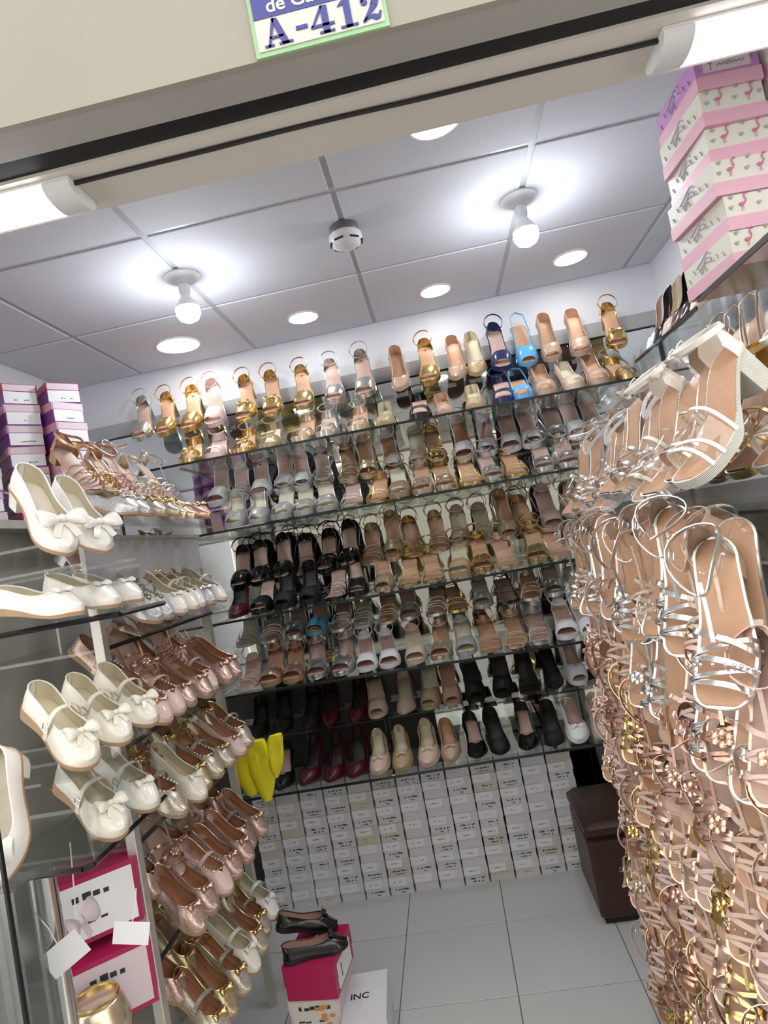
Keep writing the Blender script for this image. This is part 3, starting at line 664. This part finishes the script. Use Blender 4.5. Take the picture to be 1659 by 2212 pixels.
# ------------------------------------------------------------------ left display
LZ = [1.722, 1.432, 1.172, .935, .640, .365]
LN = ['highest', 'second', 'third', 'fourth', 'fifth', 'lowest']
t = thing('display_rack', 'cream backed display rack of glass shelves along the left wall', 'display rack', (-1.2, 1.9, 0))
obj('back_panel', MB().box(-.09, -.07, -.37, .42, 0, 1.80), 'panel_cream', t)
obj('top_board', MB().box(-.40, .0, -.37, .42, 1.80, 1.825), 'panel_cream', t)
for x in (.285,): obj('post', MB().box(x, x + .026, -.365, -.335, 0, 1.62, .002), 'aluminium', t)
obj('post', MB().box(-.07, -.04, -.365, -.335, 0, 1.8), 'aluminium', t)
obj('post', MB().box(-.07, -.04, .385, .415, 0, 1.8), 'aluminium', t)
obj('post', MB().box(.27, .295, .385, .415, 0, 1.62), 'aluminium', t)
obj('shelf_fascia', MB().box(.285, .299, -.36, .40, 1.595, 1.712), 'panel_grey', t)
for z in LZ:
    g = obj('shelf', MB().box(-.07, .300, -.36, .41, z - .008, z), 'glass', t)
    obj('shelf_edge', MB().box(.300, .305, -.36, .41, z - .010, z + .001), 'black_edge' if z < 1.6 else 'aluminium', g)
LSPEC = [
 ('ballerina_point', 'wglit wglit cglit cglit champ champ rose', 'flat_b:rosec flat_a:golds flat_b:rosec flat_c:silver flat_a:champ flat_b:silver'),
 ('ballerina_pearl', 'wglit wglit wht ivory wht wglit wht', 'flat_b:silver flat_c:champ flat_a:rosec flat_a:golds flat_b:champ flat_c:silver'),
 ('ballerina', 'pinkf pinkf rglit rglit pinkf rglit rglit', 'ballerina_pearl:rglit flat_a:rosec ballerina:rglit flat_b:rosec mary_small:pinkf flat_a:rosec'),
 ('ballerina', 'cglit ivory gglf cglit cglit pinkf cglit', 'flat_a:golds flat_b:rosec mary_small:cglit flat_c:golds mary_small:ivory ballerina:cglit'),
 ('ballerina', 'rglit rglit pinkf rglit rglit rglit rglit', 'ballerina_pearl:rglit flat_a:rosec ballerina:rglit flat_b:rosec ballerina:pinkf mary_small:rglit'),
 ('mary_small', 'cglit gglf cglit ivory cglit cglit wht', 'ballerina:rglit mary_small:gglf flat_b:golds ballerina:cglit mary_small:cglit ballerina:gglf'),
]
for n_, (z, (k1, p1, row2)) in enumerate(zip(LZ, LSPEC)):
    st = thing('sloped_stand', f'clear sloped stand holding the flats on the {LN[n_]} left shelf', 'display stand', (-1.0, 1.92, z), group='sloped stands on the left display')
    obj('plate', MB().loft([[(.19, y, .012), (.19, y, .008), (-.12, y, .158), (-.12, y, .162)] for y in (-.34, .33)]), 'acrylic', st)
    for y in (-.3, 0, .3): obj('foot', MB().box(-.06, -.055, y - .002, y + .002, 0, .128), 'acrylic', st)
    p1 = p1.split()
    for i, p in enumerate(p1):
        y = 1.60 + .086 * i; k = k1 if (i + n_) % 3 else {'ballerina_point': 'ballerina_point', 'ballerina_pearl': 'ballerina', 'ballerina': 'ballerina_pearl', 'mary_small': 'ballerina'}[k1]
        shoe(k, p, (-.775 + rnd.uniform(-.012, .012), y, z + .030), R(-22 + rnd.uniform(-5, 5)), R(30 if n_ else 16), f"{PAL[p]['word']} {KW[k]}, {ORD[i + 1]} from front, lower row, {LN[n_]} left shelf", f'flats on the {LN[n_]} left shelf', s=rnd.uniform(.94, 1.02))
    for i, sp_ in enumerate(row2.split()):
        k, p = sp_.split(':'); y = 1.64 + .095 * i
        shoe(k, p, (-.90 + rnd.uniform(-.015, .015), y, z + .115), R(-18 + rnd.uniform(-12, 12)), R(46 + rnd.uniform(-6, 6)), f"{PAL[p]['word']} {KW[k]}, {ORD[i + 1]} from front, upper row, {LN[n_]} left shelf", f'shoes on the {LN[n_]} left shelf', s=rnd.uniform(.84, .92))

# near glass case with white shoes
t = thing('display_case', 'near glass display case with white shoes at the left edge', 'display case', (-1.0, 1.3, 0))
def shelf_case(z, x1, y0, y1, cut):
    pts = [(-.35, y0), (x1 - cut, y0), (x1, y0 + cut), (x1, y1), (-.35, y1)]
    g = obj('shelf', MB().loft([[(x, y, z - .010) for x, y in pts], [(x, y, z) for x, y in pts]]), 'glass', t)
    e = MB()
    for (a, b), (c, d) in zip(pts[:3], pts[1:4]):
        e.tube([(a, b, z - .005), (c, d, z - .005)], .0062, 4)
    obj('shelf_edge', e, 'black_edge', g)
shelf_case(1.522, .285, .02, .24, .0005); shelf_case(1.050, .205, -.10, .24, .015)
obj('post', MB().lathe([(.026, 0), (.026, 1.04)], 20, (.075, -.06, 0)), 'chrome', t, smooth=True)
obj('glass_panel', MB().box(-.35, .145, -.252, -.246, .3, 1.21), 'glass', t)
obj('panel_edge', MB().box(.145, .150, -.253, -.245, .3, 1.21), 'black_edge', t)
obj('base', MB().box(-.35, .14, -.24, .24, 0, .30), 'panel_grey', t)
obj('lower_shelf', MB().box(-.35, .06, -.03, .24, .585, .593), 'glass', t)
for nm, x0, x1, y0, y1, z, h in (('upper', -1.2, -.76, 1.29, 1.53, 1.522, .118), ('lower', -1.2, -.80, 1.22, 1.53, 1.05, .165)):
    st = thing('acrylic_block', f'clear acrylic step under white shoes on the {nm} shelf of the near case', 'display stand', ((x0 + x1) / 2, (y0 + y1) / 2, z)); hx, hy = (x1 - x0) / 2, (y1 - y0) / 2
    obj('step', MB().box(-hx, hx, -hy, hy, h - .006, h), 'acrylic', st)
    for sx in (-1, 1): obj('side', MB().box(sx * hx - .003, sx * hx + .003, -hy, hy, 0, h - .006), 'acrylic', st)
NEAR = [
 ('bow_pump', 'wht', (-.755, 1.235, 1.650), -34, 38, 1.12, 'large white bow pump leaning at the upper left edge, frontmost'),
 ('bow_pump', 'wht', (-.735, 1.345, 1.648), -32, 36, 1.05, 'white bow pump just behind the frontmost one at upper left'),
 ('ballerina_point', 'wht', (-.745, 1.235, 1.528), -16, 9, 1.06, 'white pointed flat with ribbon bow on the black-edged glass shelf, nearest'),
 ('ballerina', 'wht', (-.725, 1.335, 1.528), -20, 14, 1.0, 'white round flat in the middle of the black-edged glass shelf'),
 ('ballerina_point', 'wht', (-.715, 1.43, 1.528), -20, 12, 1.0, 'white pointed flat at the right end of the black-edged glass shelf'),
 ('mary', 'ivory', (-.755, 1.195, 1.232), -30, 30, 1.08, 'ivory bow strap shoe, nearest of three on the middle step of the near case'),
 ('mary', 'ivory', (-.745, 1.315, 1.238), -28, 28, 1.02, 'ivory bow strap shoe, second of three on the middle step of the near case'),
 ('mary', 'ivory', (-.740, 1.435, 1.240), -28, 28, 1.0, 'ivory bow strap shoe, farthest of three on the middle step of the near case'),
 ('mary', 'ivory', (-.765, 1.275, 1.060), -30, 26, 1.06, 'ivory bow strap shoe on the lower case shelf, nearest the aisle corner'),
 ('mary_small', 'wht', (-.755, 1.405, 1.060), -28, 24, .98, 'white strap shoe with a flower bow behind it on the lower case shelf'),
 ('bow_pump', 'wht', (-.90, 1.10, 1.075), -82, 62, 1.02, 'large white shoe standing nearly upright at the lower left edge'),
]
for k, p, toe, yw, pt, s, lab in NEAR: shoe(k, p, toe, R(yw), R(pt), lab, 'white shoes in the near case', s=s)
st = thing('acrylic_block', 'clear acrylic block under the upright white shoe at lower left', 'display stand', (-.93, 1.13, .30))
obj('column', MB().box(-.05, .05, -.03, .03, 0, .765), 'acrylic_cloudy', st); obj('top', MB().box(-.06, .06, -.035, .035, .765, .772), 'acrylic', st)

# boxes, tags and bag inside the near case
def tinted_box(name, lab, loc, rz, W_, H_, D_, c, face, group=None, rim=None, write=None):
    t = thing(name, lab, 'box', loc, (0, 0, rz), group)
    obj('box_body', MB().box(-W_ / 2 + .002, W_ / 2 - .002, .002, D_, 0, H_ - .002), c, t)
    ld = obj('lid', MB().box(-W_ / 2, W_ / 2, 0, D_ + .002, H_ * .58, H_), rim or c, t)
    f_ = obj('label', MB().box(-W_ * .44, W_ * .44, -.0012, .001, H_ * .08, H_ * .92), face, t)
    r_ = random.Random(int(abs(loc[0] + loc[1]) * 1000)); mb = MB(); scrib(mb, -W_ * .3, W_ * .34, H_ * .66, H_ * .10, 6, r_, -.0018); scrib(mb, -W_ * .34, W_ * .2, H_ * .3, H_ * .04, 4, r_, -.0016)
    if write: obj('lettering', text_mesh(write, .036), 'ink', t, (-.05, .10, H_ + .0008))
    else: obj('print', mb, 'ink', f_)
    return t
tinted_box('shoe_box', 'magenta shoebox with a large white label, upper one inside the near case', (-.975, 1.46, .768), R(36), .215, .150, .11, 'box_magenta', 'box_label', 'boxes inside the near case')
tinted_box('shoe_box', 'magenta floral shoebox, lower one inside the near case', (-.945, 1.43, .594), R(36), .20, .150, .11, 'box_magenta', 'box_palepink', 'boxes inside the near case')
t = thing('gift_bag', 'gold round pouch in front of the lower box in the near case', 'bag', (-.93, 1.35, .594))
obj('pouch', MB().lathe([(.03, 0), (.062, .02), (.068, .06), (.055, .105), (.048, .11)], 20), 'champagne', t, smooth=True)
obj('rim', MB().tube([(.048 * math.cos(a), .048 * math.sin(a), .112) for a in [2 * PI * k / 20 for k in range(20)]], .004, 6, closed=True), 'gold', t, smooth=True)
for k, (x, y, z, a, s_, lab) in enumerate(((-.87, 1.215, .86, -.5, .085, 'large blank white paper tag hanging in the near case'), (-.76, 1.235, .872, .25, .07, 'small blank white paper tag hanging at the right of the near case'))):
    t = thing('paper_tag', lab, 'tag', (x, y, z), (0, a, .15))
    obj('card', MB().box(-s_ / 2, s_ / 2, -.0008, .0008, 0, s_ * .62), 'box_label', t); obj('string', MB().tube([(0, 0, s_ * .6), (.003, .004, s_ * 1.0), (0, .006, s_ * 1.5)], .0012, 5), 'white_plastic', t)
t = thing('ribbon_bow', 'pale pink ribbon bow hanging inside the near case', 'bow', (-.93, 1.33, .88))
obj('bow_loops', bow_mb(Vector((0, 0, 0)), .06, 1.2).mesh('bow_loops', True), 'box_palepink', t)
obj('hanger', MB().tube([(0, 0, .01), (0, .01, .08), (0, .02, .162)], .0015, 5), 'white_plastic', t)

# yellow cloth at the far end of the left rack
t = thing('yellow_cloth', 'bright yellow cloth hanging at the far end of the left shelves', 'cloth', (-.83, 2.345, .70))
for x0, w_, z0, z1, a in ((-.05, .11, .03, .19, .1), (.005, .095, .0, .225, -.05), (.052, .06, .08, .235, .3)):
    mb = MB(); rings = []
    for i in range(11):
        u = i / 10; z = z0 + (z1 - z0) * u; k = .35 + .65 * math.sin(min(1, u * 1.8) * PI / 2)
        if i == 10: k *= .8
        rings.append([(x0 + a * .1 * u + w_ * .5 * k * math.cos(b) * (1 + .12 * math.sin(5 * u + 3 * b)), .022 * k * math.sin(b) * (1 + .3 * math.sin(3 * b + 4 * u)), z) for b in [2 * PI * j / 16 for j in range(16)]])
    mb.loft(rings); obj('fold', mb, 'yellow_cloth', t, smooth=True)
obj('hook', MB().tube([(.0, .01, .22), (-.02, .0, .262), (-.10, -.02, .268)], .003, 6), 'chrome', t)

# pink boxes on top of the left rack
rp = random.Random(11)
PB = [(-1.225, 2.14, 7, -.35), (-1.345, 2.06, 7, -.42), (-1.45, 1.95, 6, -.5)]
for ci, (x, y, n_, a) in enumerate(PB):
    for q in range(n_):
        W_, H_, D_ = .115, .073, .19
        t = thing('shoe_box', f"pink and white shoebox on the left rack top, {ORD[q + 1]} from bottom, {['right', 'middle', 'left'][ci]} stack", 'box', (x + rp.uniform(-.008, .008), y, 1.8255 + q * .0735), (0, 0, R(54) + rp.uniform(-.12, .12)), 'pink boxes on the left rack')
        obj('box_body', MB().box(-W_ / 2 + .002, W_ / 2 - .002, .002, D_, 0, H_ - .002), 'box_purple' if rp.random() < .75 else 'box_palepink', t)
        ld = obj('lid', MB().box(-W_ / 2, W_ / 2, 0, D_ + .002, H_ * .62, H_), ['box_pink', 'box_palepink', 'box_magenta', 'box_orchid', 'box_pink'][rp.randrange(5)], t)
        obj('label', MB().box(-W_ * .46, W_ * .46, -.0012, .003, H_ * .05, H_ * .62), 'box_label', t)
        obj('label', MB().box(-W_ * .46, W_ * .46, -.0012, .001, H_ * .66, H_ * .97), 'box_palepink', ld)
        mb = MB(); scrib(mb, -.02, .03, H_ * .2, .004, 5, rp, -.0018); obj('print', mb, 'ink_grey', t)

# magenta box with patent shoes on the floor, boxes under it
t = tinted_box('shoe_box', 'plain white shoebox marked INC on the floor right of the magenta box', (-.515, 1.97, 0), R(4), .14, .14, .22, 'box_white', 'box_white', 'boxes by the left rack', write='INC')
for q in range(2):
    t = tinted_box('shoe_box', ['floral shoebox standing on the floor at the foot of the magenta box', 'floral shoebox with black handwriting directly under the magenta box'][q], (-.67, 2.00, .104 * q), R(2 - 4 * q), .165, .1035, .21, 'box_palepink', 'box_cream', 'boxes by the left rack')
    mb = MB()
    for k in range(9):
        a = 2 * PI * k / 9; mb.ball((.03 + .03 * math.cos(a * 2.3) * (k / 9), -.003, .05 + .028 * math.sin(a * 1.7)), .010, .0012, .006, 6, 4)
    obj('flower_print', mb, 'petal_orange', t)
t = thing('shoe_box', 'magenta shoebox carrying black patent shoes beside the left rack', 'box', (-.665, 1.985, .209), (0, 0, R(-6)), 'boxes by the left rack')
obj('box_body', MB().box(-.082, .082, .002, .20, 0, .103), 'box_magenta', t); ld = obj('lid', MB().box(-.085, .085, 0, .202, .045, .106), 'box_magenta', t)
obj('label', MB().box(.0825, .0865, .03, .17, .012, .085), 'box_label', t)
mb = MB()
mb.box(.086, .0872, .06, .065, .03, .07)
obj('print', mb, 'ink', t)
shoe('ballerina', 'patent', (-.545, 2.065, .3155), R(14), 0, 'black patent flat with a glittering band, front one on the magenta box', 'patent flats on the magenta box', s=.92)
shoe('ballerina', 'patent', (-.60, 2.165, .3155), R(24), R(18), 'black flat with a bow behind the other on the magenta box', 'patent flats on the magenta box', s=.92)

# ------------------------------------------------------------------ right display
t = thing('display_rack', 'tall rack of hanging sandals along the right side of the aisle', 'display rack', (.62, 1.5, 0))
obj('back_panel', MB().box(.06, .08, -.62, .62, 0, 1.50), 'panel_cream', t)
for y in (-.6, .6): obj('post', MB().box(.03, .06, y - .015, y + .015, 0, 1.52), 'aluminium', t)
obj('tray_front', MB().box(-.122, -.114, -.60, .50, 1.503, 1.552), 'acrylic_cloudy', t)
obj('tray_shelf', MB().box(-.115, .06, -.60, .60, 1.503, 1.511), 'glass', t)
obj('tray_edge', MB().box(-.124, -.112, -.60, .50, 1.498, 1.503), 'black_edge', t)
RT = [1.545, 1.262, 1.085, .910, .735, .560, .385, .210, .040]
RN = ['top', 'second', 'third', 'fourth', 'fifth', 'sixth', 'seventh', 'eighth', 'bottom']
for z in RT[1:]:
    obj('rail', MB().tube([(-.10, -.6, z + .15), (-.10, .55, z + .15)], .005, 6), 'chrome', t)
    for y in (-.55, 0, .5): obj('arm', MB().box(-.10, .06, y - .003, y + .003, z + .142, z + .150), 'chrome', t)
rr = random.Random(21)
for n_, z in enumerate(RT):
    y0, y1, st_ = (1.02, 1.98, .078) if n_ == 0 else (.93, 2.02 + .02 * (n_ % 3), .071)
    i = 0; y = y0
    while y < y1:
        i += 1
        if n_ == 0: k, p = ('blockclear', ['whiteblk', 'whiteblk', 'silverc', 'clear'][i % 4]) if i < 5 else (['flat_c', 'blockclear', 'flat_b'][i % 3], ['silverc', 'clear', 'white'][i % 3])
        elif n_ == 1: k, p = ['flat_b', 'flat_c', 'flat_b'][i % 3], ['silverc', 'silverc', 'clear', 'nudes'][i % 4]
        elif n_ == 2: k, p = ['flat_a', 'flat_c', 'flat_b'][rr.randrange(3)], ['silverc', 'rosec', 'nudes', 'clear', 'pinkg'][rr.randrange(5)]
        else: k, p = ['flat_a', 'flat_c', 'flat_b'][rr.randrange(3)], ['rosec', 'nudes', 'golds', 'pinkg', 'rosec', 'nudes', 'rosed', 'nudes'][rr.randrange(8)]
        toe = ((.405 if n_ == 0 else .385) + rr.uniform(-.012, .012), y, z + rr.uniform(-.02, .02))
        if n_ == 1 and i == 1: k, p = 'flat_b', 'silverc'; toe = (.352, .955, 1.235)
        if visible(*toe, 420):
            yw, pt = (R(196 + rr.uniform(-5, 5)), R(44 + rr.uniform(-4, 4))) if n_ == 0 else (R(222 + rr.uniform(-12, 12)), R(66 + rr.uniform(-7, 5)))
            lab = f"{PAL[p]['word']} {KW[k]}, {ORD[i]} from front, {RN[n_]} tier of right rack"
            shoe(k, p, toe, yw, pt, lab, f'sandals on the {RN[n_]} tier of the right rack', s=rr.uniform(.98, 1.06), roll=R(rr.uniform(-14, 14)) if n_ else 0)
        y += st_
for i, (k, p) in enumerate((('blockclear', 'whiteblk'), ('blockclear', 'golds'), ('flat_c', 'silverc'), ('blockclear', 'clear'), ('flat_c', 'golds'), ('blockclear', 'whiteblk'), ('flat_b', 'silverc'), ('flat_c', 'clear'))):
    shoe(k, p, (.535, 1.05 + .1 * i, 1.552), R(196), R(40), f"{PAL[p]['word']} {KW[k]}, {ORD[i + 1]} from front, rear row, top tier of right rack", 'rear sandals on the top tier of the right rack')
# glass shelf with flamingo boxes
t = thing('glass_shelf', 'glass shelf carrying the pink flamingo boxes at upper right', 'shelf', (.95, 1.38, 1.994))
obj('glass_pane', MB().box(-.25, .29, -.20, .165, -.010, 0), 'acrylic_cloudy', t); obj('front_edge', MB().box(-.254, -.249, -.20, .165, -.011, .001), 'black_edge', t)
obj('bracket', MB().box(.24, .295, -.01, .01, -.04, -.0105), 'chrome', t)
def flamingo(mb, x, z, s):
    P_ = [(0, 0), (.2, .1), (.34, .34), (.22, .62), (.30, .86), (.46, .95), (.56, .84)]
    mb.tube([(x + a * s, -.0004, z + b * s) for a, b in P_], .055 * s, 4)
    mb.ball((x - .06 * s, -.0002, z + .02 * s), .24 * s, .001, .15 * s, 10, 6)
    for dx in (-.08, .04): mb.tube([(x + dx * s, -.0003, z - .1 * s), (x + (dx - .05) * s, -.0003, z - .55 * s)], .022 * s, 4)
fm = MB(); lf = MB(); FW, FH, FD = .138, .0755, .205
for x in (-.03, .035): flamingo(fm, x, .052, .026)
for x, z in ((-.055, .044), (.005, .046), (.058, .050), (-.052, .066), (.012, .07)):
    for a in (-.6, 0, .6): lf.tube([(x, -.0004, z), (x + .008 * math.sin(a), -.0004, z + .008 * math.cos(a))], .0011, 4)
for k in range(7): lf.tube([(-FW / 2 + .002 - .0012, .03 + .025 * k, .036 + .006 * (k % 3)), (-FW / 2 + .0008, .036 + .025 * k, .048 + .006 * (k % 3))], .0013, 4)
fm_me, lf_me = fm.mesh('flamingo_print'), lf.mesh('leaf_print')
sw = MB()
for k in range(3): sw.tube([(-FW / 2 + .001, .07 + .07 * u + .01 * math.sin(5 * u + k), .045 + .012 * k * .8 + .01 * math.sin(4 * u)) for u in [q / 8 for q in range(9)]], .0016, 4)
sw_me = sw.mesh('script_print')
fb_me = MB().box(-FW / 2 + .002, FW / 2 - .002, .002, FD - .002, .003, FH).mesh('box_body'); fl_me = MB().box(-FW / 2, FW / 2, 0, FD, 0, .029).mesh('lid')
rf = random.Random(5)
for ci, x in enumerate((.774, .918)):
    for q in range(6):
        top = q == 5 and ci == 0
        t = thing('shoe_box', f"{'purple-topped' if top else 'flamingo patterned'} pink-rimmed shoebox, {ORD[q + 1]} from bottom in the {['left', 'right'][ci]} stack at upper right", 'box', (x + rf.uniform(-.006, .006), 1.372 + rf.uniform(-.008, .006), 1.9945 + q * (FH + .0006)), (0, 0, rf.uniform(.02, .10)), 'flamingo boxes at upper right')
        obj('box_body', fb_me, 'box_orchid' if top else 'box_pattern', t); obj('lid', fl_me, 'box_pink', t)
        if not top: obj('flamingo_print', fm_me, 'flamingo', t)
        obj('leaf_print', lf_me, 'leaf_grey', t); obj('script_print', sw_me, 'lilac', t)
        if top:
            mb = MB(); mb.box(-.05, .05, .0012, .003, .036, .066); obj('label', mb, 'box_palepink', t)
            mb = MB(); mb.tube([(-.034, 0.0009, .040), (-.033, .0009, .052), (-.026, .0009, .062)], .0012, 4); mb.tube([(-.033, .0009, .052), (-.039, .0009, .060)], .0012, 4)
            mb.tube([(-.02 + .0052 * k, .0009, .047 + .004 * (k % 2)) for k in range(12)], .0012, 4); obj('script_print', mb, 'ink_grey', t)
# shoes under the flamingo shelf and on the far right shelf
t = thing('glass_shelf', 'dark glass shelf with nude slingbacks under the flamingo boxes', 'shelf', (.95, 1.55, 1.735))
obj('glass_pane', MB().box(-.20, .29, -.40, .30, -.010, 0), 'glass', t); obj('front_edge', MB().box(-.204, -.199, -.40, .30, -.011, .001), 'black_edge', t); obj('bracket', MB().box(.2, .295, -.01, .01, -.04, -.0105), 'chrome', t)
for i, sp_ in enumerate('pump:burg sling:nude sling:pnude sling:champ sling:pnude strappy:champ sling:champ'.split()):
    k, p = sp_.split(':'); shoe(k, p, (.79, 1.36 + .085 * i, 1.737), R(205), R(38), f"{PAL[p]['word']} {KW[k]}, {ORD[i + 1]} from front under the flamingo boxes", 'shoes under the flamingo boxes')
t = thing('glass_shelf', 'high glass shelf of black and white pumps at the back right corner', 'shelf', (1.1, 2.5, 2.135))
obj('glass_pane', MB().box(-.14, .145, -.36, .30, -.010, 0), 'glass', t); obj('front_edge', MB().box(-.145, -.139, -.36, .30, -.011, .001), 'black_edge', t); obj('bracket', MB().box(.08, .145, -.01, .01, -.04, -.0105), 'chrome', t)
for i, (k, p, y) in enumerate((('pump', 'white', 2.72), ('pump', 'black', 2.63), ('pump', 'pnude', 2.53), ('pump', 'burg', 2.43), ('pump', 'black', 2.34), ('pump', 'cream', 2.25))):
    shoe(k, p, (1.0, y, 2.137), R(190), R(40), f"{PAL[p]['word']} pump, {ORD[i + 1]} from the back wall on the high right shelf", 'pumps on the high right shelf')
